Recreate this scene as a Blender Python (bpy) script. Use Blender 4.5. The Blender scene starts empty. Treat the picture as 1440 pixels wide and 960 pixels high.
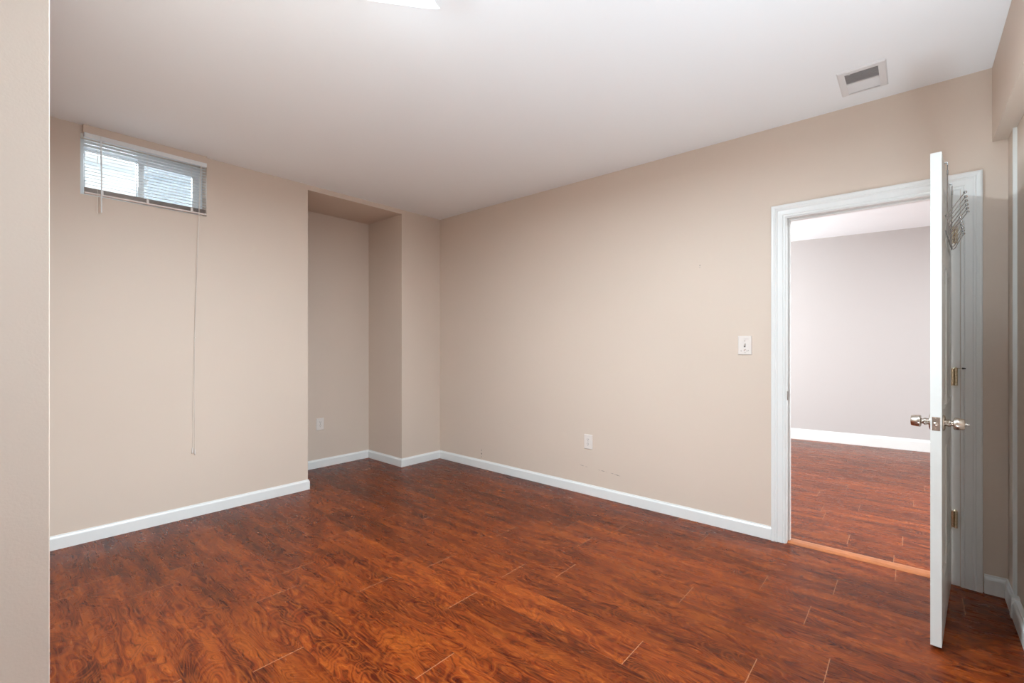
import bpy, bmesh, math, random
from mathutils import Vector, Matrix, noise

random.seed(7)
S = bpy.context.scene
COL = S.collection
H = 2.65
CAM = Vector((-3.3326, -3.9669, 1.2528))
YAW = math.radians(41.047)

# ------------------------------------------------------------------ camera
cd = bpy.data.cameras.new('camera')
cam = bpy.data.objects.new('camera', cd)
COL.objects.link(cam)
cd.sensor_width = 36.0
cd.lens = 645.74 / 1440 * 36
cd.shift_y = 5.41 / 1440
cd.clip_start = 0.02
cam.location = CAM
cam.rotation_euler = (math.pi / 2, 0, YAW - math.pi / 2)
S.camera = cam

# ------------------------------------------------------------------ world, lights, exposure
S.view_settings.view_transform = 'Standard'
S.view_settings.look = 'None'
S.view_settings.gamma = 1.0
S.view_settings.use_curve_mapping = False
S.view_settings.exposure = 0.10

W = bpy.data.worlds.new('overcast_sky')
S.world = W
W.use_nodes = True
wb = W.node_tree.nodes['Background']
wb.inputs[0].default_value = (0.86, 0.94, 1.0, 1)
wb.inputs[1].default_value = 1.7

LAMP_GLASS = 1.7         # emission of the glass shade of the ceiling light
LAMP_BULB = 3.0
LAMP_DOWN = 106.0
LAMP_COL = (0.83, 1.0, 1.11)


def area(name, loc, rot, sx, sy, power, color):
    l = bpy.data.lights.new(name, 'AREA')
    l.shape = 'RECTANGLE'
    l.size = sx
    l.size_y = sy
    l.energy = power
    l.color = color
    o = bpy.data.objects.new(name, l)
    COL.objects.link(o)
    o.location = loc
    o.rotation_euler = rot
    return o


# added light for the neighbouring room's daylight from +y; no window stands there
area('hall_daylight_fill', (2.1, -0.42, 1.5), (math.radians(-90), 0, 0), 2.4, 1.5, 198, (0.88, 0.99, 1.05))
# added fill under the neighbouring room's ceiling, no fixture there
area('hall_ceiling_fill', (1.3, -5.2, 2.6), (0, 0, 0), 0.6, 0.6, 132, (0.88, 0.99, 1.05))
# added soft fill far behind the camera, no window in the south wall, facing +y
area('rear_fill', (-3.3, -7.2, 1.5), (math.radians(90), 0, 0), 3.0, 1.7, 34, (0.79, 1.0, 1.15))
# added upward fills near the floor, standing in for a flash bounced off the ceiling
area('ceiling_bounce_fill', (-2.05, -4.40, 0.15), (math.radians(180), 0, 0), 0.3, 0.3, 42, (0.83, 1.0, 1.11)).data.spread = math.radians(36)
area('low_bounce_fill', (-2.20, -4.08, 0.15), (math.radians(180), 0, 0), 0.7, 0.5, 28, (0.83, 1.0, 1.11)).data.spread = math.radians(130)
# daylight that falls in through the basement window, facing -y and down
area('basement_window_daylight', (-2.59, 0.42, 2.62), (math.radians(-62), 0, 0), 0.66, 0.36, 25, (0.86, 0.94, 1.0))


# ------------------------------------------------------------------ helpers
def tag(o, label=None, cat=None, group=None, kind=None):
    if label: o['label'] = label
    if cat: o['category'] = cat
    if group: o['group'] = group
    if kind: o['kind'] = kind
    return o


def empty(name, loc, rz=0.0):
    o = bpy.data.objects.new(name, None)
    COL.objects.link(o)
    o.location = loc
    o.rotation_euler = (0, 0, rz)
    o.empty_display_size = 0.1
    return o


def obj(name, bm, mat, parent=None, smooth=False, bevel=0.0, loc=None):
    bmesh.ops.recalc_face_normals(bm, faces=bm.faces)
    me = bpy.data.meshes.new(name)
    bm.to_mesh(me)
    bm.free()
    o = bpy.data.objects.new(name, me)
    COL.objects.link(o)
    if mat: me.materials.append(mat)
    if smooth:
        for p in me.polygons: p.use_smooth = True
        me.set_sharp_from_angle(angle=math.radians(38))
    if bevel > 0:
        m = o.modifiers.new('bevel', 'BEVEL')
        m.width = bevel
        m.segments = 2
        m.limit_method = 'ANGLE'
        m.angle_limit = math.radians(40)
    if parent: o.parent = parent
    if loc: o.location = loc
    return o


def box(bm, x0, x1, y0, y1, z0, z1):
    vs = [bm.verts.new(c) for c in ((x0, y0, z0), (x1, y0, z0), (x1, y1, z0), (x0, y1, z0),
                                    (x0, y0, z1), (x1, y0, z1), (x1, y1, z1), (x0, y1, z1))]
    for f in ((3, 2, 1, 0), (4, 5, 6, 7), (0, 1, 5, 4), (1, 2, 6, 5), (2, 3, 7, 6), (3, 0, 4, 7)):
        bm.faces.new([vs[i] for i in f])


def boxes(*bs):
    bm = bmesh.new()
    for b in bs: box(bm, *b)
    return bm


def struct(name, bm, mat, label=None, parent=None, bevel=0.0, smooth=False, loc=None):
    o = obj(name, bm, mat, parent, smooth=smooth, bevel=bevel, loc=loc)
    if parent is None:
        o['kind'] = 'structure'
        if label: o['label'] = label
    return o


def ring_prism(bm, rings, closed_profile=True, caps=True):
    rows = [[bm.verts.new(p) for p in r] for r in rings]
    n = len(rows[0])
    for a, b in zip(rows, rows[1:]):
        for i in range(n if closed_profile else n - 1):
            j = (i + 1) % n
            bm.faces.new((a[i], a[j], b[j], b[i]))
    if caps:
        bm.faces.new(rows[0][::-1])
        bm.faces.new(rows[-1])


def lathe(bm, prof, n=24, axis='z', origin=(0, 0, 0), cap=True):
    """prof: (radius, height) pairs."""
    O = Vector(origin)
    rings = []
    for r, h in prof:
        ring = []
        for k in range(n):
            a = 2 * math.pi * k / n
            c, s = r * math.cos(a), r * math.sin(a)
            v = {'z': (c, s, h), 'y': (c, h, s), 'x': (h, c, s)}[axis]
            ring.append(O + Vector(v))
        rings.append(ring)
    ring_prism(bm, rings, True, cap)


def tube(bm, pts, r, n=8, r_end=None):
    pts = [Vector(p) for p in pts]
    rings = []
    up = None
    for i, p in enumerate(pts):
        if i == 0: d = pts[1] - pts[0]
        elif i == len(pts) - 1: d = pts[-1] - pts[-2]
        else: d = (pts[i + 1] - p).normalized() + (p - pts[i - 1]).normalized()
        d.normalize()
        if up is None:
            up = d.orthogonal().normalized()
        up = (up - d * up.dot(d)).normalized()
        w = d.cross(up)
        rr = r if r_end is None else r + (r_end - r) * i / (len(pts) - 1)
        rings.append([p + up * rr * math.cos(2 * math.pi * k / n) + w * rr * math.sin(2 * math.pi * k / n) for k in range(n)])
    ring_prism(bm, rings)


def ball(bm, c, r, n=10):
    m = Matrix.Translation(c)
    bmesh.ops.create_uvsphere(bm, u_segments=n, v_segments=max(6, n // 2 + 1), radius=r, matrix=m)


# ------------------------------------------------------------------ materials
def mat_new(name):
    m = bpy.data.materials.new(name)
    m.use_nodes = True
    nt = m.node_tree
    return m, nt, nt.nodes, nt.links, nt.nodes['Principled BSDF']


def mat_plain(name, col, rough=0.5, metal=0.0, spec=0.5, bump=0.0, bscale=400, vary=0.0, vscale=3.0, coat=0.0):
    m, nt, N, L, P = mat_new(name)
    P.inputs['Base Color'].default_value = (*col, 1)
    P.inputs['Roughness'].default_value = rough
    P.inputs['Metallic'].default_value = metal
    P.inputs['Specular IOR Level'].default_value = spec
    P.inputs['Coat Weight'].default_value = coat
    tc = N.new('ShaderNodeTexCoord')
    if vary > 0:
        n = N.new('ShaderNodeTexNoise')
        n.inputs['Scale'].default_value = vscale
        n.inputs['Detail'].default_value = 4
        L.new(tc.outputs['Object'], n.inputs['Vector'])
        r = N.new('ShaderNodeValToRGB')
        r.color_ramp.elements[0].position = 0.3
        r.color_ramp.elements[1].position = 0.7
        r.color_ramp.elements[0].color = (*[c * (1 - vary) for c in col], 1)
        r.color_ramp.elements[1].color = (*[min(1, c * (1 + vary)) for c in col], 1)
        L.new(n.outputs['Fac'], r.inputs['Fac'])
        L.new(r.outputs['Color'], P.inputs['Base Color'])
    if bump > 0:
        n = N.new('ShaderNodeTexNoise')
        n.inputs['Scale'].default_value = bscale
        n.inputs['Detail'].default_value = 3
        L.new(tc.outputs['Object'], n.inputs['Vector'])
        b = N.new('ShaderNodeBump')
        b.inputs['Strength'].default_value = bump
        b.inputs['Distance'].default_value = 0.001
        L.new(n.outputs['Fac'], b.inputs['Height'])
        L.new(b.outputs['Normal'], P.inputs['Normal'])
    return m


WALLC = (0.66, 0.542, 0.452)
M_wall = mat_plain('beige_wall_paint', WALLC, rough=0.55, spec=0.35, bump=0.25, bscale=260, vary=0.012, vscale=1.2)
M_ceil = mat_plain('flat_white_ceiling_paint', (0.91, 0.922, 0.93), rough=0.9, spec=0.2, bump=0.12, bscale=300)
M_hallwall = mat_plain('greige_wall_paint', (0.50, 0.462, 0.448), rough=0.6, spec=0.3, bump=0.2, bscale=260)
M_trim = mat_plain('white_trim_enamel', (0.775, 0.77, 0.75), rough=0.3, spec=0.5, vary=0.01, vscale=5)
M_door = mat_plain('white_door_enamel', (0.63, 0.625, 0.60), rough=0.28, spec=0.5, vary=0.012, vscale=9)
M_plastic = mat_plain('white_device_plastic', (0.74, 0.67, 0.62), rough=0.35)
M_slot = mat_plain('dark_slot', (0.05, 0.045, 0.04), rough=0.6)
M_nickel = mat_plain('satin_nickel', (0.56, 0.50, 0.44), rough=0.27, metal=1.0, bump=0.05, bscale=900)
M_brass = mat_plain('worn_brass_hinge', (0.72, 0.63, 0.48), rough=0.25, metal=1.0)
M_chrome = mat_plain('chrome_wire', (0.45, 0.45, 0.46), rough=0.22, metal=1.0)
M_rubber = mat_plain('black_rubber', (0.02, 0.02, 0.02), rough=0.6)
M_slat = mat_plain('white_blind_slat', (0.80, 0.81, 0.81), rough=0.4)
M_stack = mat_plain('shaded_blind_bottom', (0.72, 0.63, 0.58), rough=0.5, vary=0.06, vscale=20)  # shade on the white gathered slats and rail is put into this beige
M_cord = mat_plain('blind_cord', (0.80, 0.73, 0.66), rough=0.7)
M_vinyl = mat_plain('white_vinyl_window', (0.72, 0.75, 0.77), rough=0.35)
M_vent = mat_plain('painted_register', (0.76, 0.74, 0.73), rough=0.45)
M_duct = mat_plain('shaded_register_grey', (0.56, 0.52, 0.51), rough=0.7)  # shade inside the register is put into this grey, near louvers included
M_well = mat_plain('galvanised_window_well', (0.74, 0.77, 0.79), rough=0.5, metal=0.1, vary=0.12, vscale=6)
M_gravel = mat_plain('window_well_gravel', (0.33, 0.32, 0.31), rough=0.9, bump=1.0, bscale=60, vary=0.4, vscale=50)
M_thresh = mat_plain('orange_oak_reducer', (0.34, 0.105, 0.032), rough=0.3, vary=0.12, vscale=25)


def mat_glass():
    m, nt, N, L, P = mat_new('window_glass')
    for n in list(N):
        if n.type != 'OUTPUT_MATERIAL': N.remove(n)
    out = [n for n in N if n.type == 'OUTPUT_MATERIAL'][0]
    t = N.new('ShaderNodeBsdfTransparent')
    t.inputs[0].default_value = (0.93, 0.97, 0.99, 1)
    g = N.new('ShaderNodeBsdfGlossy')
    g.inputs['Roughness'].default_value = 0.02
    fr = N.new('ShaderNodeFresnel')
    fr.inputs['IOR'].default_value = 1.45
    mx = N.new('ShaderNodeMixShader')
    L.new(fr.outputs[0], mx.inputs[0])
    L.new(t.outputs[0], mx.inputs[1])
    L.new(g.outputs[0], mx.inputs[2])
    L.new(mx.outputs[0], out.inputs['Surface'])
    return m


def mat_screen():
    """insect screen: fine mesh, half see-through"""
    m, nt, N, L, P = mat_new('insect_screen')
    out = [n for n in N if n.type == 'OUTPUT_MATERIAL'][0]
    t = N.new('ShaderNodeBsdfTransparent')
    d = N.new('ShaderNodeBsdfDiffuse')
    d.inputs[0].default_value = (0.33, 0.37, 0.42, 1)
    mx = N.new('ShaderNodeMixShader')
    mx.inputs[0].default_value = 0.30
    L.new(t.outputs[0], mx.inputs[1])
    L.new(d.outputs[0], mx.inputs[2])
    L.new(mx.outputs[0], out.inputs['Surface'])
    return m


M_glass = mat_glass()
M_screen = mat_screen()


def mat_emit(name, col, s):
    m, nt, N, L, P = mat_new(name)
    P.inputs['Base Color'].default_value = (0.9, 0.9, 0.88, 1)
    P.inputs['Roughness'].default_value = 0.2
    P.inputs['Emission Color'].default_value = (*col, 1)
    P.inputs['Emission Strength'].default_value = s
    return m


M_lamp = mat_emit('lit_frosted_glass', LAMP_COL, LAMP_GLASS)


def mat_wall_right():
    """beige wall paint with the few scuffs it has near the floor (world position, metres)"""
    m = M_wall.copy()
    m.name = 'beige_wall_paint_scuffed'
    nt = m.node_tree
    N, L = nt.nodes, nt.links
    P = N['Principled BSDF']
    src = P.inputs['Base Color'].links[0].from_socket
    tc = N.new('ShaderNodeTexCoord')
    nz = N.new('ShaderNodeTexNoise')
    nz.inputs['Scale'].default_value = 45
    nz.inputs['Detail'].default_value = 5
    L.new(tc.outputs['Object'], nz.inputs['Vector'])
    gate = N.new('ShaderNodeMapRange')
    gate.inputs[1].default_value = 0.38
    gate.inputs[2].default_value = 0.52
    L.new(nz.outputs['Fac'], gate.inputs[0])
    # (y, z, half length, half height, tilt, strength)
    marks = [(-0.651, 0.185, 0.008, 0.014, 0, 0.9), (-0.652, 0.148, 0.010, 0.012, 0, 0.9), (-0.651, 0.115, 0.008, 0.008, 0, .6),
             (-2.17, 0.213, 0.050, 0.004, 0.12, .9), (-2.05, 0.222, 0.050, 0.003, 0.05, .7), (-1.87, 0.232, 0.05, 0.004, 0.1, .45),
             (-2.832, 1.820, 0.004, 0.006, 0, 1.2), (-2.832, 1.805, 0.002, 0.006, 0, 1.0)]
    acc = None
    for (y, z, a, b, t, s) in marks:
        mp = N.new('ShaderNodeMapping')
        mp.vector_type = 'TEXTURE'
        mp.inputs['Location'].default_value = (0, y, z)
        mp.inputs['Rotation'].default_value = (t, 0, 0)
        mp.inputs['Scale'].default_value = (100, a, b)
        L.new(tc.outputs['Object'], mp.inputs['Vector'])
        ln = N.new('ShaderNodeVectorMath')
        ln.operation = 'LENGTH'
        L.new(mp.outputs[0], ln.inputs[0])
        mr = N.new('ShaderNodeMapRange')
        mr.inputs[1].default_value = 1.0
        mr.inputs[2].default_value = 0.5
        mr.inputs[4].default_value = s
        L.new(ln.outputs['Value'], mr.inputs[0])
        if acc is None: acc = mr.outputs[0]
        else:
            ad = N.new('ShaderNodeMath')
            ad.operation = 'MAXIMUM'
            L.new(acc, ad.inputs[0])
            L.new(mr.outputs[0], ad.inputs[1])
            acc = ad.outputs[0]
    mu = N.new('ShaderNodeMath')
    mu.operation = 'MULTIPLY'
    mu.use_clamp = True
    L.new(acc, mu.inputs[0])
    L.new(gate.outputs[0], mu.inputs[1])
    mix = N.new('ShaderNodeMix')
    mix.data_type = 'RGBA'
    L.new(mu.outputs[0], mix.inputs['Factor'])
    L.new(src, mix.inputs['A'])
    mix.inputs['B'].default_value = (0.16, 0.12, 0.10, 1)
    L.new(mix.outputs['Result'], P.inputs['Base Color'])
    return m


M_wallR = mat_wall_right()


C0 = (0.0496, 0.0055, 0.0019)
C1 = (0.0920, 0.0113, 0.0026)
C2 = (0.1440, 0.0211, 0.0036)
C3 = (0.2080, 0.0390, 0.0055)
C4 = (0.2880, 0.0686, 0.0102)
C5 = (0.0192, 0.0028, 0.0015)


def mat_floor():
    m, nt, N, L, P = mat_new('burl_laminate')

    def math_(op, a, b=None, clamp=False):
        n = N.new('ShaderNodeMath')
        n.operation = op
        n.use_clamp = clamp
        for i, v in enumerate((a, b)):
            if v is None: continue
            if isinstance(v, (int, float)): n.inputs[i].default_value = v
            else: L.new(v, n.inputs[i])
        return n.outputs[0]

    def uv(name):
        n = N.new('ShaderNodeUVMap')
        n.uv_map = name
        return n.outputs[0]

    def mapping(v, s):
        n = N.new('ShaderNodeMapping')
        n.inputs['Scale'].default_value = s
        L.new(v, n.inputs['Vector'])
        return n.outputs[0]

    def nz(v, scale, detail=2, dist=0.0, rough=0.5):
        n = N.new('ShaderNodeTexNoise')
        n.inputs['Scale'].default_value = scale
        n.inputs['Detail'].default_value = detail
        n.inputs['Distortion'].default_value = dist
        n.inputs['Roughness'].default_value = rough
        L.new(v, n.inputs['Vector'])
        return n.outputs['Fac']

    def ramp(f, stops):
        n = N.new('ShaderNodeValToRGB')
        e = n.color_ramp.elements
        while len(e) < len(stops): e.new(0.5)
        for el, (p_, c) in zip(e, stops):
            el.position = p_
            el.color = (*c, 1)
        L.new(f, n.inputs['Fac'])
        return n.outputs['Color']

    def mrange(f, a, b, c=0.0, d=1.0):
        n = N.new('ShaderNodeMapRange')
        for i, v in enumerate((a, b, c, d)): n.inputs[i + 1].default_value = v
        L.new(f, n.inputs[0])
        return n.outputs[0]

    def mix(f, a, b, mode='MIX'):
        n = N.new('ShaderNodeMix')
        n.data_type = 'RGBA'
        n.blend_type = mode
        for s_, v in (('Factor', f), ('A', a), ('B', b)):
            if isinstance(v, (int, float)): n.inputs[s_].default_value = v
            elif isinstance(v, tuple): n.inputs[s_].default_value = (*v, 1)
            else: L.new(v, n.inputs[s_])
        return n.outputs['Result']

    g = uv('grain')           # x across, y along the plank, metres, shifted per plank
    # the swirling figure: contour lines of a stretched field
    base = mapping(g, (1.0, 0.36, 1.0))
    warp = nz(mapping(g, (1.0, 0.6, 1.0)), 14, 2, 0.0)
    f1 = nz(base, 7.0, 1.0, 1.3, 0.4)
    field = math_('ADD', f1, math_('MULTIPLY', warp, 0.10))
    rings = math_('PINGPONG', math_('MULTIPLY', field, 15.0), 0.5)      # 0..0.5
    lines = mrange(rings, 0.0, 0.13, 1.0, 0.0)
    light = mrange(rings, 0.26, 0.5, 0.0, 1.0)
    rings2 = math_('PINGPONG', math_('MULTIPLY', field, 52.0), 0.5)
    lines2 = mrange(rings2, 0.0, 0.22, 1.0, 0.0)
    # broad bands of dark heartwood and lighter wood
    patch = nz(mapping(g, (1.0, 0.20, 1.0)), 6.5, 2, 1.5, 0.5)
    fine = nz(mapping(g, (1.0, 0.05, 1.0)), 160, 2, 0.2, 0.6)
    streak = nz(mapping(g, (1.0, 0.10, 1.0)), 26, 2, 0.8, 0.5)
    tone = math_('ADD', math_('MULTIPLY', patch, 0.62), math_('MULTIPLY', streak, 0.38))
    col = ramp(tone, [(0.38, C0), (0.46, C1), (0.54, C2), (0.63, C3)])
    col = mix(math_('MULTIPLY', light, 0.40), col, C4)
    col = mix(math_('MULTIPLY', lines, mrange(nz(base, 11, 1), 0.36, 0.56, 0.25, 0.85)), col, C5)
    col = mix(math_('MULTIPLY', lines2, 0.38), col, C5)
    col = mix(mrange(fine, 0.44, 0.66, 0.0, 0.32), col, C4)
    dark = nz(mapping(g, (1.0, 0.55, 1.0)), 30, 1, 0.8)
    col = mix(mrange(dark, 0.68, 0.76, 0.0, 0.35), col, C5)
    rnd = N.new('ShaderNodeAttribute')
    rnd.attribute_name = 'plank_tone'
    col = mix(1.0, col, ramp(rnd.outputs['Fac'], [(0.0, (0.80, 0.78, 0.76)), (1.0, (1.12, 1.12, 1.12))]), 'MULTIPLY')
    # bevelled seams, pale where the laminate edge shows
    e = uv('seam')            # x: distance to the nearer long seam, y: to the nearer end seam
    se = N.new('ShaderNodeSeparateXYZ')
    L.new(e, se.inputs[0])
    end = mrange(se.outputs['Y'], 0.0010, 0.0020, 1.0, 0.0)
    lng = mrange(se.outputs['X'], 0.0006, 0.0014, 1.0, 0.0)
    col = mix(math_('MULTIPLY', lng, 0.35), col, (0.10, 0.03, 0.012))
    col = mix(math_('MULTIPLY', end, 0.42), col, (0.52, 0.25, 0.13))
    L.new(col, P.inputs['Base Color'])
    rg = mrange(nz(mapping(g, (1, 0.3, 1)), 25, 3), 0.3, 0.7, 0.25, 0.31)
    L.new(rg, P.inputs['Roughness'])
    P.inputs['Specular IOR Level'].default_value = 0.15
    b = N.new('ShaderNodeBump')
    b.inputs['Strength'].default_value = 0.03
    b.inputs['Distance'].default_value = 0.001
    L.new(math_('ADD', field, math_('MULTIPLY', fine, 0.5)), b.inputs['Height'])
    L.new(b.outputs['Normal'], P.inputs['Normal'])
    return m


M_floor = mat_floor()

PW, PL = 0.193, 1.205


def plank_floor(name, x0, x1, y0, y1, label, ends=None, seed=1, zt=0.0):
    """one mesh: a slab whose top is split into planks that run along y"""
    rnd = random.Random(seed)
    bm = bmesh.new()
    ug = bm.loops.layers.uv.new('grain')
    us = bm.loops.layers.uv.new('seam')
    at = bm.faces.layers.float.new('plank_tone')
    j0 = math.floor((x0 + 1.111) / PW)
    j1 = math.ceil((x1 + 1.111) / PW)
    # each plank top is cut in 2x2 so that the distance to its seams is piecewise linear
    for j in range(j0, j1):
        a, b = -1.111 + PW * j, -1.111 + PW * (j + 1)
        off = ends[j] if ends and j in ends else rnd.uniform(0, PL)
        k0 = math.floor((y0 - off) / PL)
        k1 = math.ceil((y1 - off) / PL)
        for k in range(k0, k1):
            c, d = off + PL * k, off + PL * (k + 1)
            ox, oy, tone = rnd.choice((0, 3.1, 5.7, 8.3, 11.9, 14.2)), rnd.uniform(0, 40), rnd.random()
            fl = rnd.choice((-1, 1))
            xs = [a, a + 0.004, (a + b) / 2, b - 0.004, b]
            ys = [c, c + 0.004, (c + d) / 2, d - 0.004, d]
            for ia in range(4):
                for ib in range(4):
                    px0, px1 = max(xs[ia], x0), min(xs[ia + 1], x1)
                    py0, py1 = max(ys[ib], y0), min(ys[ib + 1], y1)
                    if px1 - px0 < 1e-6 or py1 - py0 < 1e-6: continue
                    f = bm.faces.new([bm.verts.new(q) for q in ((px0, py0, zt), (px1, py0, zt), (px1, py1, zt), (px0, py1, zt))])
                    f[at] = tone
                    for lp in f.loops:
                        v = lp.vert.co
                        lp[ug].uv = ((v.x - a) * fl + ox, v.y + oy)
                        lp[us].uv = (min(v.x - a, b - v.x), min(v.y - c, d - v.y))
    bmesh.ops.remove_doubles(bm, verts=bm.verts, dist=1e-5)
    # slab body
    lo = [bm.verts.new(q) for q in ((x0, y0, zt - 0.1), (x1, y0, zt - 0.1), (x1, y1, zt - 0.1), (x0, y1, zt - 0.1))]
    hi = [bm.verts.new(q) for q in ((x0, y0, zt - 0.002), (x1, y0, zt - 0.002), (x1, y1, zt - 0.002), (x0, y1, zt - 0.002))]
    bm.faces.new(lo[::-1])
    for i in range(4):
        bm.faces.new((lo[i], lo[(i + 1) % 4], hi[(i + 1) % 4], hi[i]))
    me = bpy.data.meshes.new(name)
    bm.to_mesh(me)
    bm.free()
    o = bpy.data.objects.new(name, me)
    COL.objects.link(o)
    me.materials.append(M_floor)
    return tag(o, label, None, None, 'structure')


# ------------------------------------------------------------------ room shell
XW = -4.90            # west wall behind the camera
NX, NY = -3.2674, -2.976   # near corner of the wall at the left edge of the picture
WY = -4.327           # closet wall plane next to the door
# end seams seen in the photograph, by column
ends = {-3: -3.107, 0: -3.112, 1: -3.601, 2: -3.377, 3: -3.668, -1: -2.515, -2: -3.50, -8: -2.06, -4: -2.30, -5: -3.05,
        -6: -2.56, -7: -1.55, -9: -1.03, -10: -1.90, -11: -0.80, 4: -2.95, 5: -3.9}
plank_floor('floor', XW, 0.045, -7.3, 0.62, 'glossy reddish brown burl laminate floor of the empty room', ends, 4)
plank_floor('floor_hall', 0.045, 4.6, -6.4, -0.4, 'reddish laminate floor of the room beyond the doorway', None, 9)

struct('ceiling', boxes((XW, 0.12, -7.4, 0.74, H, H + 0.1)), M_ceil, 'plain flat white ceiling over the empty room')
struct('ceiling_hall', boxes((0.12, 4.8, -6.5, -0.3, H, H + 0.1)), M_ceil, 'white ceiling of the room beyond the doorway')

# window wall with the basement window and the niche
WX0, WX1, WZ0, WZ1 = -2.935, -2.245, 2.212, 2.598
NX0, NX1, NZ, ND = -1.484, -0.508, 2.606, 0.62
bm = boxes(
    (-3.5, WX0, 0, 0.28, 0, H), (WX1, NX0, 0, 0.28, 0, H), (WX0, WX1, 0, 0.28, 0, WZ0), (WX0, WX1, 0, 0.28, WZ1, H),
    (NX0 - 0.12, NX0, 0.28, ND, 0, H), (NX0 - 0.12, 0.12, ND, ND + 0.12, 0, H),
    (NX0, NX1, 0, ND, NZ, H), (NX1, 0.12, 0, ND, 0, H))
struct('wall_back', bm, M_wall, 'beige painted wall with high basement window and open niche')
# door wall
DJ0, DJ1, DZ, JT = -4.118, -3.370, 2.058, 0.038      # clear opening
bm = boxes((0, 0.12, DJ1 + 0.019, 0.0, 0, H), (0, 0.12, -4.45, DJ0 - JT, 0, H), (0, 0.12, DJ0 - JT, DJ1 + 0.019, DZ + 0.019, H))
struct('wall_right', bm, M_wallR, 'long beige wall that holds the doorway')
# closet wall with its soffit
struct('wall_front', boxes((-0.14, 0, -4.45, WY, 0, H), (-1.6, -0.14, -4.45, -4.34, 0, H), (-1.6, -1.5, -7.4, -4.45, 0, H)), M_wall, 'beige wall at the far right edge behind the open door')
struct('trim_1', boxes((-1.6, 0, -4.34, -4.272, 2.277, H)), M_wall, 'boxed soffit under the ceiling at the right edge')
# left: corner of the wall beside the photographer
struct('wall_left', boxes((XW, NX, NY, 0, 0, H)), M_wall, 'near beige wall corner along the left edge', bevel=0.0015)
struct('wall_rear', boxes((XW - 0.12, XW, -7.4, 0, 0, H), (XW, -1.5, -7.42, -7.3, 0, H)), M_wall, 'wall behind the viewer')
# neighbouring room
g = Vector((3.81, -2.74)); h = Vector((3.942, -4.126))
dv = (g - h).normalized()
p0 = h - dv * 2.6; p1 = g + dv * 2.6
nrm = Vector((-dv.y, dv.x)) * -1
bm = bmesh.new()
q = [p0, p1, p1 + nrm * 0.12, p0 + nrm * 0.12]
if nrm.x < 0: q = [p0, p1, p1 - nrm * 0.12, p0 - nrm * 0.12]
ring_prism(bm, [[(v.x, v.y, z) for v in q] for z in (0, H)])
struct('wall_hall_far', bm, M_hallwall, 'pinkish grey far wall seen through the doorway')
struct('wall_hall_left', boxes((0.12, 4.8, -0.4, -0.28, 0, H)), M_hallwall, 'side wall of the room beyond the doorway')
struct('wall_hall_right', boxes((0.12, 4.8, -6.52, -6.4, 0, H)), M_hallwall, 'other side wall of the room beyond the doorway')

# ------------------------------------------------------------------ baseboards
BP = [(0, 0), (0.012, 0), (0.012, 0.066), (0.0105, 0.072), (0.006, 0.079), (0.0045, 0.086), (0, 0.086)]


def baseboards(path, names, prof=BP, scale=1.0):
    """path: 2D points, room on the left-hand side of travel; one mitred object per segment"""
    P_ = [Vector(p) for p in path]
    n = len(P_)

    def nl(a, b):
        d = (b - a).normalized()
        return Vector((-d.y, d.x))
    miters = []
    for i in range(n):
        if i == 0: m = nl(P_[0], P_[1])
        elif i == n - 1: m = nl(P_[-2], P_[-1])
        else:
            a, b = nl(P_[i - 1], P_[i]), nl(P_[i], P_[i + 1])
            m = (a + b) / (1 + a.dot(b))
        miters.append(m)
    for i in range(n - 1):
        if names[i] is None: continue
        bm = bmesh.new()
        rings = []
        for k in (i, i + 1):
            rings.append([(P_[k].x + miters[k].x * o_, P_[k].y + miters[k].y * o_, z * scale) for o_, z in prof])
        ring_prism(bm, rings)
        struct(names[i][0], bm, M_trim, names[i][1])


baseboards([(-0.0, -3.2855), (0, 0), (NX1, 0), (NX1, ND), (NX0, ND), (NX0, 0), (NX, 0)],
           [('baseboard_right', 'white baseboard along the long doorway wall'),
            ('baseboard_pier', 'short white baseboard on the pier between niche and corner'),
            ('baseboard_niche_side', 'white baseboard on the right side of the niche'),
            ('baseboard_niche_back', 'white baseboard at the back of the niche'),
            ('baseboard_niche_left', 'white baseboard on the hidden left side of the niche'),
            ('baseboard_back', 'white baseboard under the basement window')])
baseboards([(-0.2, WY), (0, WY), (0, -4.244)],
           [('baseboard_closet', 'short white baseboard right of the door at the corner'),
            ('baseboard_door_side', 'short white baseboard between door casing and corner')],
           [(a * 1.1, z) for a, z in BP], 1.1)
baseboards([(-1.6, -4.34), (-0.238, -4.34)], [('baseboard_front', 'white baseboard along the far right edge')],
           [(0, 0), (0.026, 0), (0.026, 0.066), (0.024, 0.072), (0.019, 0.079), (0.017, 0.086), (0, 0.086)], 1.02)
struct('trim_3', boxes((-0.238, -0.2, -4.34, -4.3095, 0, 0.098)), M_trim, 'small white plinth block on the baseboard at right', bevel=0.003)
baseboards([tuple(p0), tuple(p1)], [('baseboard_hall', 'white baseboard of the room beyond the doorway')],
           [(a * 1.2, z) for a, z in BP], 1.62)
# white edge of the closet opening
struct('trim_2', boxes((-0.152, -0.1405, -4.34, WY + 0.001, 0.0, 2.277)), M_trim, 'thin white vertical edge of the closet opening')

# ------------------------------------------------------------------ doorway: frame, casing, threshold
D = empty('door_1', (0, DJ0, 0))
tag(D, 'white panelled door standing open in its white cased doorway', None, None, 'structure')


def rel(bm):            # meshes are made in world metres, the empty stands at the hinge jamb
    bmesh.ops.translate(bm, verts=bm.verts, vec=(0, -DJ0, 0))
    return bm


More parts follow.
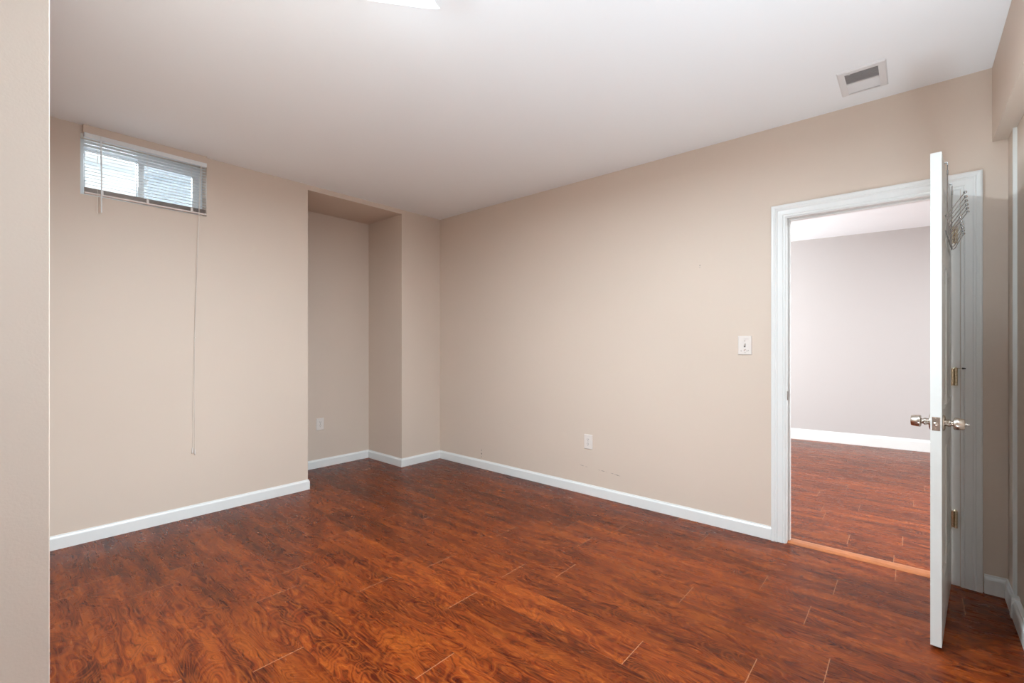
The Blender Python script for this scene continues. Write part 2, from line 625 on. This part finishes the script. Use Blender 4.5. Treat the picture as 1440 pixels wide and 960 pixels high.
obj('door_frame', rel(boxes((-0.002, 0.122, DJ1, DJ1 + 0.019, 0, DZ), (-0.002, 0.122, DJ0 - JT, DJ0, 0, DZ),
                            (-0.002, 0.122, DJ0 - JT, DJ1 + 0.019, DZ, DZ + 0.019))), M_trim, D, bevel=0.001)
obj('stop_moulding', rel(boxes((0.040, 0.072, DJ1 - 0.011, DJ1, 0, DZ - 0.011), (0.040, 0.072, DJ0, DJ0 + 0.011, 0, DZ - 0.011),
                               (0.040, 0.072, DJ0, DJ1, DZ - 0.011, DZ))), M_trim, D, bevel=0.001)
CP = [(0, 0), (0, .007), (.004, .0095), (.010, .0095), (.013, .0075), (.017, .0105), (.030, .0115), (.043, .0120), (.048, .0155),
      (.053, .0165), (.057, .0145), (.061, .0165), (.070, .0185), (.076, .0180), (.080, .0150), (.080, 0)]


def casing(side):
    bm = bmesh.new()
    yl, yr, zi = DJ1 + 0.005, -4.158, DZ + 0.005
    fx = (lambda d: -d) if side < 0 else (lambda d: 0.12 + d)
    rings = [[(fx(d), yl + u, 0) for u, d in CP], [(fx(d), yl + u, zi + u) for u, d in CP],
             [(fx(d), yr - u, zi + u) for u, d in CP], [(fx(d), yr - u, 0) for u, d in CP]]
    ring_prism(bm, rings)
    return rel(bm)


obj('casing', casing(-1), M_trim, D)
obj('casing', casing(1), M_trim, D)
obj('strike_plate', rel(boxes((0.006, 0.034, DJ1 - 0.0015, DJ1 + 0.001, 0.905, 0.962))), M_nickel, D)
# threshold
bm = bmesh.new()
TP = [(0.012, 0), (0.018, 0.004), (0.035, 0.0095), (0.070, 0.0105), (0.092, 0.0085), (0.098, 0.0)]
ring_prism(bm, [[(x, DJ0, z) for x, z in TP], [(x, DJ1, z) for x, z in TP]])
struct('trim_4', bm, M_thresh, 'orange wooden threshold strip in the doorway')

# ------------------------------------------------------------------ the open door leaf
ANG = math.radians(180 - 4.85)
HC = Vector((-0.014, -4.123))          # hinge corner on the closet side
leafroot = obj('door_leaf', bmesh.new(), None, D)
# leaf mesh in local coordinates: x from hinge to latch, y -0.035..0, z 0.016..2.045
DW, DT, Z0, Z1 = 0.754, 0.035, 0.016, 2.045
bm = bmesh.new()
px = [0, 0.112, 0.334, 0.420, 0.642, DW]
pz = [Z0, 0.25, 0.80, 0.98, 1.60, 1.70, 1.93, Z1]
for yf, sg in ((0.0, -1), (-DT, 1)):
    def quad(a, b):
        n_ = len(a)
        for i in range(n_):
            j = (i + 1) % n_
            bm.faces.new([bm.verts.new(v) for v in (a[i], a[j], b[j], b[i])])
    for i in range(5):
        for j in range(7):
            x0, x1, z0, z1 = px[i], px[i + 1], pz[j], pz[j + 1]
            lv = [(0, 0)]
            if i in (1, 3) and j in (1, 3, 5):
                lv = [(0, 0), (0.004, 0.004), (0.012, 0.0085), (0.022, 0.0085), (0.048, 0.003)]
            rr = [[(x0 + o_, yf + sg * d_, z0 + o_), (x1 - o_, yf + sg * d_, z0 + o_), (x1 - o_, yf + sg * d_, z1 - o_), (x0 + o_, yf + sg * d_, z1 - o_)] for o_, d_ in lv]
            for a_, b_ in zip(rr, rr[1:]): quad(a_, b_)
            bm.faces.new([bm.verts.new(v) for v in rr[-1]])
for (a, b) in (((0, 0), (DW, 0)),):
    pass
for pts in (((0, 0, Z0), (0, -DT, Z0), (0, -DT, Z1), (0, 0, Z1)), ((DW, 0, Z0), (DW, -DT, Z0), (DW, -DT, Z1), (DW, 0, Z1)),
            ((0, 0, Z0), (DW, 0, Z0), (DW, -DT, Z0), (0, -DT, Z0)), ((0, 0, Z1), (DW, 0, Z1), (DW, -DT, Z1), (0, -DT, Z1))):
    bm.faces.new([bm.verts.new(v) for v in pts])
bmesh.ops.remove_doubles(bm, verts=bm.verts, dist=1e-5)
bmesh.ops.recalc_face_normals(bm, faces=bm.faces)
bm.to_mesh(leafroot.data)
bm.free()
leafroot.data.materials.append(M_door)
leafroot.location = (HC.x, HC.y - DJ0, 0)
leafroot.rotation_euler = (0, 0, ANG)

KX, KZ = DW - 0.060, 0.930
# knobs: local +y is the closet side, local -y the doorway side
for sg, y0, nm in ((1, 0.0, 'closet'), (-1, -DT, 'hall')):
    bm = bmesh.new()
    lathe(bm, [(0.033, 0), (0.034, sg * 0.002), (0.033, sg * 0.005), (0.026, sg * 0.008), (0.014, sg * 0.009)], 32, 'y', (KX, y0, KZ))
    r_ = obj('rosette', bm, M_nickel, leafroot, smooth=True)
    bm = bmesh.new()
    lathe(bm, [(0.0135, sg * 0.006), (0.0135, sg * 0.014), (0.0150, sg * 0.016), (0.0150, sg * 0.023), (0.0115, sg * 0.025), (0.0105, sg * 0.031),
               (0.020, sg * 0.032), (0.0240, sg * 0.034), (0.0252, sg * 0.037), (0.0250, sg * 0.045), (0.0222, sg * 0.063), (0.0205, sg * 0.0655), (0.008, sg * 0.067)], 36, 'y', (KX, y0, KZ))
    k_ = obj('knob', bm, M_nickel, leafroot, smooth=True)
    if sg > 0:
        bm = bmesh.new()
        lathe(bm, [(0.0055, 0.066), (0.0055, 0.072), (0.003, 0.073), (0.003, 0.080), (0.002, 0.081)], 16, 'y', (KX, y0, KZ))
        obj('lock_button', bm, M_nickel, leafroot, smooth=True)
# latch plate on the free edge
bm = boxes((DW - 0.0005, DW + 0.0018, -DT / 2 - 0.0125, -DT / 2 + 0.0125, KZ - 0.028, KZ + 0.028))
obj('latch_plate', bm, M_nickel, leafroot, bevel=0.0008)
bm = bmesh.new()
lathe(bm, [(0.0085, 0.0), (0.0085, 0.003), (0.0075, 0.010), (0.003, 0.012)], 20, 'x', (DW + 0.001, -DT / 2, KZ))
obj('latch_bolt', bm, M_nickel, leafroot, smooth=True)
bm = bmesh.new()
bm.free()
for dz in (-0.021, 0.021):
    bm = bmesh.new()
    lathe(bm, [(0.004, 0), (0.0035, 0.0012), (0.001, 0.0014)], 12, 'x', (DW + 0.0018, -DT / 2, KZ + dz))
    obj('screw', bm, M_nickel, leafroot, smooth=True)
# hinges
for hz in (1.828, 1.088, 0.347):
    bm = bmesh.new()
    for k in range(5):
        z0 = hz - 0.0445 + k * 0.0178
        rr = 0.0088
        lathe(bm, [(rr * .86, z0), (rr, z0 + 0.0012), (rr, z0 + 0.0165), (rr * .86, z0 + 0.0177)], 18, 'z', (-0.003, 0.0160, 0))
    lathe(bm, [(0.004, hz + 0.0445), (0.006, hz + 0.047), (0.004, hz + 0.0505)], 12, 'z', (-0.003, 0.0160, 0))
    hg = obj('hinge', bm, M_brass, leafroot, smooth=True)
    bm = boxes((0.0, 0.030, 0.0001, 0.0020, hz - 0.0445, hz + 0.0445), (-0.0045, -0.0015, -0.030, 0.016, hz - 0.0445, hz + 0.0445))
    obj('hinge_leaf', bm, M_brass, hg, bevel=0.0005)
# hinge-pin door stop on the middle hinge
bm = bmesh.new()
lathe(bm, [(0.009, 1.1325), (0.009, 1.1355)], 16, 'z', (-0.003, 0.0160, 0))
tube(bm, [(-0.003, 0.016, 1.134), (0.010, 0.030, 1.134), (0.016, 0.044, 1.134)], 0.0022, 10)
ds = obj('pin_door_stop', bm, M_brass, leafroot, smooth=True)
bm = bmesh.new()
tube(bm, [(0.0150, 0.041, 1.134), (0.0165, 0.047, 1.134), (0.0182, 0.053, 1.134)], 0.0048, 12, 0.0035)
obj('bumper_tip', bm, M_rubber, ds, smooth=True)

# ------------------------------------------------------------------ over-the-door hook rack
RK = empty('hook_rack', (HC.x, HC.y, 0), ANG)
tag(RK, 'chrome wire over-the-door hook rack hanging on the open white door', 'hook rack')
XA, XB = 0.575, 0.190       # the two straps (local x from the hinge)
for xs in (XA, XB):
    bm = bmesh.new()
    w = 0.008
    box(bm, xs - w, xs + w, -DT - 0.002, 0.010, Z1 + 0.0002, Z1 + 0.0016)
    box(bm, xs - w, xs + w, -DT - 0.002, -DT - 0.0005, Z1 - 0.030, Z1 + 0.0006)
    box(bm, xs - w, xs + w, 0.0085, 0.0105, Z1 - 0.012, Z1 + 0.0006)
    st = obj('strap', bm, M_chrome, RK)
    bm = bmesh.new()
    tube(bm, [(xs, 0.0095, Z1 - 0.008), (xs, 0.0095, Z1 - 0.05), (xs, 0.008, 1.80), (xs, 0.005, 1.735)], 0.0020, 8)
    obj('hanger_wire', bm, M_chrome, RK, smooth=True)
    bm = bmesh.new()
    tube(bm, [(xs, 0.0100, Z1 - 0.032), (xs, 0.0100, Z1 - 0.052)], 0.0034, 10)
    obj('ferrule', bm, M_chrome, RK, smooth=True)
for zz in (1.802, 1.738):
    bm = bmesh.new()
    tube(bm, [(0.205 - 0.06, 0.006, zz), (0.66, 0.006, zz)], 0.0021, 8)
    obj('rail', bm, M_chrome, RK, smooth=True)
for k in range(6):
    xs = 0.236 + k * 0.081
    bm = bmesh.new()
    tube(bm, [(xs, 0.0095, 1.715), (xs, 0.0095, 1.80), (xs, 0.016, 1.812), (xs, 0.040, 1.850), (xs, 0.062, 1.884)], 0.0019, 8)
    tube(bm, [(xs + 0.003, 0.0100, 1.735), (xs + 0.003, 0.014, 1.716), (xs + 0.003, 0.022, 1.722), (xs + 0.003, 0.049, 1.782)], 0.0019, 8)
    hk = obj('hook', bm, M_chrome, RK, smooth=True)
    bm = bmesh.new()
    ball(bm, (xs, 0.0655, 1.889), 0.0062)
    obj('ball_tip', bm, M_chrome, hk, smooth=True)
    bm = bmesh.new()
    ball(bm, (xs + 0.003, 0.0515, 1.787), 0.0058)
    obj('ball_tip', bm, M_chrome, hk, smooth=True)

# ------------------------------------------------------------------ basement window
WN = empty('window_1', ((WX0 + WX1) / 2, 0.14, WZ0))
tag(WN, 'small high white basement slider window behind the blind', None, None, 'structure')


def wbox(*bs):
    bm = boxes(*bs)
    bmesh.ops.translate(bm, verts=bm.verts, vec=(-(WX0 + WX1) / 2, -0.14, -WZ0))
    return bm


XM = -2.615
def ringframe(x0, x1, z0, z1, y0, y1, wl, wr, wt, wb_):
    bm = bmesh.new()
    O = [(x0, z0), (x1, z0), (x1, z1), (x0, z1)]
    I = [(x0 + wl, z0 + wb_), (x1 - wr, z0 + wb_), (x1 - wr, z1 - wt), (x0 + wl, z1 - wt)]
    V = {}
    for nm, P_ in (('o', O), ('i', I)):
        for y in (y0, y1):
            V[nm, y] = [bm.verts.new((x - (WX0 + WX1) / 2, y - 0.14, z - WZ0)) for x, z in P_]
    for k in range(4):
        j = (k + 1) % 4
        for y in (y0, y1): bm.faces.new((V['o', y][k], V['o', y][j], V['i', y][j], V['i', y][k]))
        for nm in 'oi': bm.faces.new((V[nm, y0][k], V[nm, y0][j], V[nm, y1][j], V[nm, y1][k]))
    return bm


obj('window_frame', ringframe(WX0 + .0005, WX1 - .0005, WZ0 + .0005, WZ1 - .0005, 0.10, 0.19, 0.026, 0.026, 0.050, 0.030), M_vinyl, WN, bevel=0.002)
# fixed light on the left, sliding sash on the right
obj('sash', ringframe(WX0 + .0265, XM + .012, WZ0 + .031, WZ1 - .051, 0.146, 0.175, 0.012, 0.030, 0.014, 0.016), M_vinyl, WN, bevel=0.0015)
rs = obj('sash', ringframe(XM - .014, WX1 - .0265, WZ0 + .031, WZ1 - .051, 0.110, 0.140, 0.034, 0.036, 0.030, 0.030), M_vinyl, WN, bevel=0.0015)
obj('sash_latch', wbox((XM + 0.022, XM + 0.034, 0.103, 0.112, 2.385, 2.425)), M_vinyl, rs, bevel=0.002)
obj('pane', wbox((WX0 + .03, XM, 0.160, 0.163, WZ0 + .04, WZ1 - .055)), M_glass, WN)
obj('pane', wbox((XM + .01, WX1 - .055, 0.123, 0.126, WZ0 + .055, WZ1 - .075)), M_glass, rs)
obj('insect_screen', wbox((XM + .01, WX1 - .03, 0.1800, 0.1805, WZ0 + .03, WZ1 - .05)), M_screen, WN)

# window well outside
bm = bmesh.new()
ro, ri = 0.62, 0.60
rows = []
for (r, z) in ((ri, 1.75), (ri, 2.86), (ro, 2.86), (ro, 1.75)):
    row = []
    for k in range(25):
        a = math.pi * k / 24
        row.append(bm.verts.new((-2.59 + (r + 0.0) * 1.0 * math.cos(a), 0.28 + r * 1.05 * math.sin(a), z)))
    rows.append(row)
for a_, b_ in zip(rows, rows[1:] + rows[:1]):
    for k in range(24): bm.faces.new((a_[k], a_[k + 1], b_[k + 1], b_[k]))
for e_ in (0, 24): bm.faces.new([r_[e_] for r_ in rows])
o = obj('window_well', bm, M_well, smooth=True)
tag(o, 'curved galvanised window well outside the basement window', None, None, 'structure')
bm = bmesh.new()
n = 30
grid = [[None] * (n + 1) for _ in range(n + 1)]
for i in range(n + 1):
    for j in range(n + 1):
        r = ri * 0.999 * i / n
        a = math.pi * j / n
        grid[i][j] = bm.verts.new((-2.59 + r * math.cos(a), 0.281 + r * 1.05 * math.sin(a), 2.05 + 0.012 * noise.noise((i * 1.3, j * 1.7, 0))))
for i in range(n):
    for j in range(n):
        bm.faces.new((grid[i][j], grid[i + 1][j], grid[i + 1][j + 1], grid[i][j + 1]))
o = obj('gravel', bm, M_gravel, smooth=True)
tag(o, 'grey gravel bed at the bottom of the window well', None, None, 'stuff')

# painted board above the blind
struct('trim_5', boxes((WX0 + 0.010, WX1 - 0.004, -0.026, 0.0, 2.600, H)), M_wall, 'beige board between ceiling and blind headrail', bevel=0.002)

# ------------------------------------------------------------------ mini blind
BX0, BX1 = WX0 + 0.014, WX1 - 0.006
BL = empty('window_blind', ((BX0 + BX1) / 2, -0.014, 2.20))
tag(BL, 'white mini blind lowered over the small basement window', 'blind')
bcx = (BX0 + BX1) / 2


def brel(bm):
    bmesh.ops.translate(bm, verts=bm.verts, vec=(-bcx, 0.014, -2.20))
    return bm


bm = boxes((BX0, BX1, -0.0275, -0.0262, 2.572, 2.5995), (BX0, BX1, -0.0010, 0.0003, 2.572, 2.5995), (BX0, BX1, -0.0275, 0.0003, 2.571, 2.5725),
           (BX0, BX0 + .002, -0.0275, 0.0003, 2.572, 2.5995), (BX1 - .002, BX1, -0.0275, 0.0003, 2.572, 2.5995))
obj('headrail', brel(bm), M_slat, BL, bevel=0.0006)


def slat_mesh(z, tilt=0.10, y=-0.0135, hw=0.0122, crown=0.0016, x0=BX0 + .003, x1=BX1 - .003):
    bm = bmesh.new()
    rings = []
    for x in (x0, x1):
        top, bot = [], []
        for k in range(7):
            s = -1 + 2 * k / 6
            yy = s * hw
            zz = crown * (1 - s * s)
            Y = yy * math.cos(tilt) - zz * math.sin(tilt)
            Z = yy * math.sin(tilt) + zz * math.cos(tilt)
            top.append((x, y + Y, z + Z + 0.00015))
            bot.append((x, y + Y, z + Z - 0.00015))
        rings.append(top + bot[::-1])
    ring_prism(bm, rings)
    return brel(bm)


NS = 14
for k in range(NS):
    obj('slat', slat_mesh(2.553 - k * 0.0212), M_slat, BL, smooth=True)
# slats gathered on the bottom rail
bm = bmesh.new()
st = None
for k in range(8):
    b2 = slat_mesh(2.229 + k * 0.0036, tilt=0.02)
    me = bpy.data.meshes.new('tmp')
    b2.to_mesh(me)
    b2.free()
    bm.from_mesh(me)
    bpy.data.meshes.remove(me)
obj('gathered_slats', bm, M_stack, BL, smooth=True)
br = obj('bottom_rail', brel(boxes((BX0 + .002, BX1 - .002, -0.0250, -0.0020, 2.2165, 2.2272))), M_stack, BL, bevel=0.002)
for xx in (-2.835, -2.60, -2.345):
    bm = bmesh.new()
    for yy in (-0.0265, -0.0008):
        tube(bm, [(xx, yy, 2.572), (xx, yy, 2.222)], 0.0006, 6)
    obj('ladder_cord', brel(bm), M_cord, BL)
    obj('cord_clip', brel(boxes((xx - .007, xx + .007, -0.0285, -0.0255, 2.2185, 2.250))), M_plastic, BL, bevel=0.001)
# tilt wand and its hook
bm = bmesh.new()
tube(bm, [(-2.842, -0.034, 2.585), (-2.840, -0.040, 2.35), (-2.839, -0.040, 2.105)], 0.0032, 6)
obj('tilt_wand', brel(bm), M_slat, BL, smooth=True)
bm = bmesh.new()
tube(bm, [(-2.842, -0.024, 2.580), (-2.842, -0.034, 2.592), (-2.842, -0.036, 2.58)], 0.0014, 6)
tube(bm, [(-2.858, -0.030, 2.575), (-2.858, -0.034, 2.40), (-2.858, -0.034, 2.108), (-2.854, -0.034, 2.095)], 0.0010, 6)
obj('wand_hook', brel(bm), M_cord, BL, smooth=True)
# long lift cord down the wall
for dx, zb in ((0.0, 0.49), (-0.012, 0.50)):
    bm = bmesh.new()
    tube(bm, [(-2.286 + dx * .3, -0.028, 2.575), (-2.300 + dx * .4, -0.030, 2.2), (-2.314 + dx * .5, -0.012, 1.6), (-2.322 + dx * .2, -0.010, 1.31),
              (-2.324 + dx * .8, -0.009, 0.9), (-2.322 + dx, -0.008, zb)], 0.0013, 6)
    lc = obj('lift_cord', brel(bm), M_cord, BL, smooth=True)
    bm = bmesh.new()
    lathe(bm, [(0.002, 0.006), (0.0035, -0.002), (0.0055, -0.030), (0.0048, -0.034)], 12, 'z', (-2.322 + dx * 1.3, -0.0085, zb))
    obj('tassel', brel(bm), M_plastic, lc, smooth=True)
bm = bmesh.new()
ball(bm, (-2.3225, -0.010, 1.31), 0.0048)
obj('cord_knot', brel(bm), M_cord, BL, smooth=True)

# ------------------------------------------------------------------ ceiling light
LC = Vector((-2.375, -2.605))
CL = empty('ceiling_light', (LC.x, LC.y, H))
tag(CL, 'lit square white glass ceiling light cut off by the top edge', 'ceiling light')
bm = bmesh.new()
lathe(bm, [(0.085, -0.0002), (0.085, -0.018), (0.078, -0.026), (0.03, -0.028)], 40, 'z')
obj('canopy', bm, M_trim, CL, smooth=True)
# pinched square of bent glass, corners pointing along +x, +y, -x, -y and turned up
bm = bmesh.new()
R0 = 0.208
ng = 26
top = {}
bot = {}
for i in range(ng + 1):
    for j in range(ng + 1):
        u, v = -1 + 2 * i / ng, -1 + 2 * j / ng
        # sides bow inwards
        uu = u * (1 - 0.22 * (1 - v * v) * abs(u) ** 2)
        vv = v * (1 - 0.22 * (1 - u * u) * abs(v) ** 2)
        a = math.radians(45 + 7)
        s = R0 / math.sqrt(2)
        X = (uu * math.cos(a) - vv * math.sin(a)) * s
        Y = (uu * math.sin(a) + vv * math.cos(a)) * s
        rr = math.sqrt(uu * uu + vv * vv)
        z = -0.121 + 0.012 * rr * rr * rr
        top[i, j] = bm.verts.new((X, Y, z + 0.005))
        bot[i, j] = bm.verts.new((X, Y, z))
for i in range(ng):
    for j in range(ng):
        bm.faces.new((top[i, j], top[i + 1, j], top[i + 1, j + 1], top[i, j + 1]))
        bm.faces.new((bot[i, j + 1], bot[i + 1, j + 1], bot[i + 1, j], bot[i, j]))
for i in range(ng):
    for (a_, b_) in (((i, 0), (i + 1, 0)), ((i, ng), (i + 1, ng)), ((0, i), (0, i + 1)), ((ng, i), (ng, i + 1))):
        bm.faces.new((top[a_], top[b_], bot[b_], bot[a_]))
obj('glass_shade', bm, M_lamp, CL, smooth=True)
bl = bpy.data.lights.new('bulb_light', 'POINT')
bl.energy = LAMP_BULB
bl.color = LAMP_COL
bl.shadow_soft_size = 0.035
bo = bpy.data.objects.new('bulb_light', bl)
COL.objects.link(bo)
bo.location = (LC.x, LC.y, H - 0.17)
al = area('shade_glow', (LC.x, LC.y, H - 0.142), (0, 0, 0), 0.24, 0.24, LAMP_DOWN, LAMP_COL)
al.data.shape = 'DISK'
bm = bmesh.new()
lathe(bm, [(0.004, -0.02), (0.004, -0.122), (0.011, -0.123), (0.013, -0.128), (0.008, -0.134), (0.002, -0.136)], 20, 'z')
obj('finial', bm, M_nickel, CL, smooth=True)

# ------------------------------------------------------------------ ceiling register
VX0, VX1, VY0, VY1 = -0.452, -0.165, -3.873, -3.672
VT = empty('ceiling_vent', ((VX0 + VX1) / 2, (VY0 + VY1) / 2, H))
tag(VT, 'white metal air register in the ceiling above the doorway', 'vent')
vcx, vcy = (VX0 + VX1) / 2, (VY0 + VY1) / 2


def vrel(bm):
    bmesh.ops.translate(bm, verts=bm.verts, vec=(-vcx, -vcy, -H))
    return bm


ix0, ix1, iy0, iy1 = -0.418, -0.186, -3.840, -3.704
bm = bmesh.new()
rings = []
for (o_, z) in ((0, H), (0, H - 0.002), (0.006, H - 0.007), (1, H - 0.008), (1, H - 0.001)):
    if o_ == 1: a = (ix0, ix1, iy0, iy1)
    else: a = (VX0 + o_, VX1 - o_, VY0 + o_, VY1 - o_)
    rings.append([(a[0], a[2], z), (a[1], a[2], z), (a[1], a[3], z), (a[0], a[3], z)])
ring_prism(bm, rings, True, False)
obj('vent_frame', vrel(bm), M_vent, VT)
obj('divider', vrel(boxes((-0.306, -0.299, iy0, iy1, H - 0.0085, H - 0.001))), M_vent, VT)
obj('duct_back', vrel(boxes((ix0 - .004, ix1 + .004, iy0 - .004, iy1 + .004, H - 0.0012, H - 0.0002))), M_duct, VT)
for k in range(7):
    x = ix0 + 0.010 + k * 0.0155
    bm = bmesh.new()
    ring_prism(bm, [[(x, y, H - 0.0072), (x + 0.011, y, H - 0.0018), (x + 0.0114, y, H - 0.0026), (x + .0004, y, H - 0.0080)] for y in (iy0, iy1)])
    obj('louver', vrel(bm), M_duct, VT)  # near bank's shade comes from the darker grey
for k in range(7):
    x = -0.296 + k * 0.0155
    bm = bmesh.new()
    ring_prism(bm, [[(x, y, H - 0.0014), (x + 0.0085, y, H - 0.0074), (x + 0.0089, y, H - 0.0066), (x + .0004, y, H - 0.0008)] for y in (iy0, iy1)])
    obj('louver', vrel(bm), M_vent, VT)
bm = bmesh.new()
tube(bm, [(ix0 - 0.012, iy1 - 0.02, H - 0.007), (ix0 - 0.012, iy1 - 0.02, H - 0.014)], 0.002, 8)
box(bm, ix0 - 0.020, ix0 - 0.006, iy1 - 0.024, iy1 - 0.016, H - 0.0145, H - 0.0125)
obj('damper_lever', vrel(bm), M_vent, VT)


# ------------------------------------------------------------------ outlets and switch (built facing -y, z up, origin at centre)
def plate_bm(w, h_, t=0.006):
    bm = bmesh.new()
    rings = []
    for (i_, d) in ((0, 0), (0, t * 0.45), (0.0035, t), ):
        rings.append([(-w / 2 + i_, -d, -h_ / 2 + i_), (w / 2 - i_, -d, -h_ / 2 + i_), (w / 2 - i_, -d, h_ / 2 - i_), (-w / 2 + i_, -d, h_ / 2 - i_)])
    ring_prism(bm, rings)
    return bm


def outlet(loc, rz, label):
    e = empty('wall_outlet', loc, rz)
    tag(e, label, 'outlet')
    obj('cover_plate', plate_bm(0.080, 0.122), M_plastic, e)
    for s in (-1, 1):
        bm = bmesh.new()
        ring = []
        for k in range(28):
            a = 2 * math.pi * k / 28
            ring.append((0.0172 * math.cos(a), max(-0.0132, min(0.0132, 0.0172 * math.sin(a)))))
        ring_prism(bm, [[(x, -0.0055, s * 0.0195 + z) for x, z in ring], [(x, -0.0078, s * 0.0195 + z) for x, z in ring]])
        r = obj('receptacle', bm, M_plastic, e)
        obj('slot', boxes((-0.0078, -0.0052, -0.0082, -0.0070, s * 0.0195 - 0.001, s * 0.0195 + 0.0085),
                          (0.0050, 0.0076, -0.0082, -0.0070, s * 0.0195 - 0.001, s * 0.0195 + 0.0075)), M_slot, r)
        bm = bmesh.new()
        lathe(bm, [(0.0028, -0.0070), (0.0028, -0.0082)], 14, 'y', (0, 0, s * 0.0195 - 0.0075))
        obj('ground_hole', bm, M_slot, r)
    bm = bmesh.new()
    lathe(bm, [(0.0035, -0.0055), (0.0032, -0.0072), (0.001, -0.0074)], 14, 'y')
    obj('screw', bm, M_nickel, e, smooth=True)
    return e


outlet((-1.069, ND, 0.444), 0, 'white duplex outlet low on the back of the niche')
outlet((0, -1.917, 0.443), -math.pi / 2, 'white duplex outlet low on the long doorway wall')

SW = empty('light_switch', (0, -3.1265, 1.253), -math.pi / 2)
tag(SW, 'worn white toggle light switch plate beside the doorway', 'light switch')
obj('cover_plate', plate_bm(0.084, 0.127), M_plastic, SW)
obj('toggle_slot', boxes((-0.0055, 0.0055, -0.0066, -0.0055, -0.0125, 0.0125)), M_slot, SW)
bm = bmesh.new()
ring_prism(bm, [[(-.0045, -.006, -.006), (.0045, -.006, -.006), (.0045, -.006, .010), (-.0045, -.006, .010)],
                [(-.0038, -.017, .004), (.0038, -.017, .004), (.0038, -.017, .012), (-.0038, -.017, .012)]])
obj('toggle', bm, M_plastic, SW, bevel=0.0008)
for s in (-1, 1):
    bm = bmesh.new()
    lathe(bm, [(0.0035, -0.0055), (0.0032, -0.0070), (0.001, -0.0072)], 14, 'y', (0, 0, s * 0.030))
    obj('screw', bm, M_nickel, SW, smooth=True)
# smudges rubbed into the lower part of the plate
M_grime = mat_plain('grime', (0.42, 0.36, 0.33), rough=0.8)
for (x, z, w_, h2) in ((-0.022, -0.037, .0045, .009), (-0.003, -0.035, .004, .010), (0.006, -0.028, .003, .006), (0.014, -0.038, .003, .011),
                       (0.022, -0.034, .003, .008), (0.003, -0.049, .008, .003), (0.008, 0.043, .024, .003)):
    bm = bmesh.new()
    c = bm.verts.new((x, -0.00635, z))
    ring = [bm.verts.new((x + w_ * math.cos(k * math.pi / 5) * (.7 + .3 * random.random()), -0.0061, z + h2 * .5 * math.sin(k * math.pi / 5) * (.7 + .3 * random.random()))) for k in range(10)]
    for k in range(10): bm.faces.new((c, ring[k], ring[(k + 1) % 10]))
    obj('grime_mark', bm, M_grime, SW)
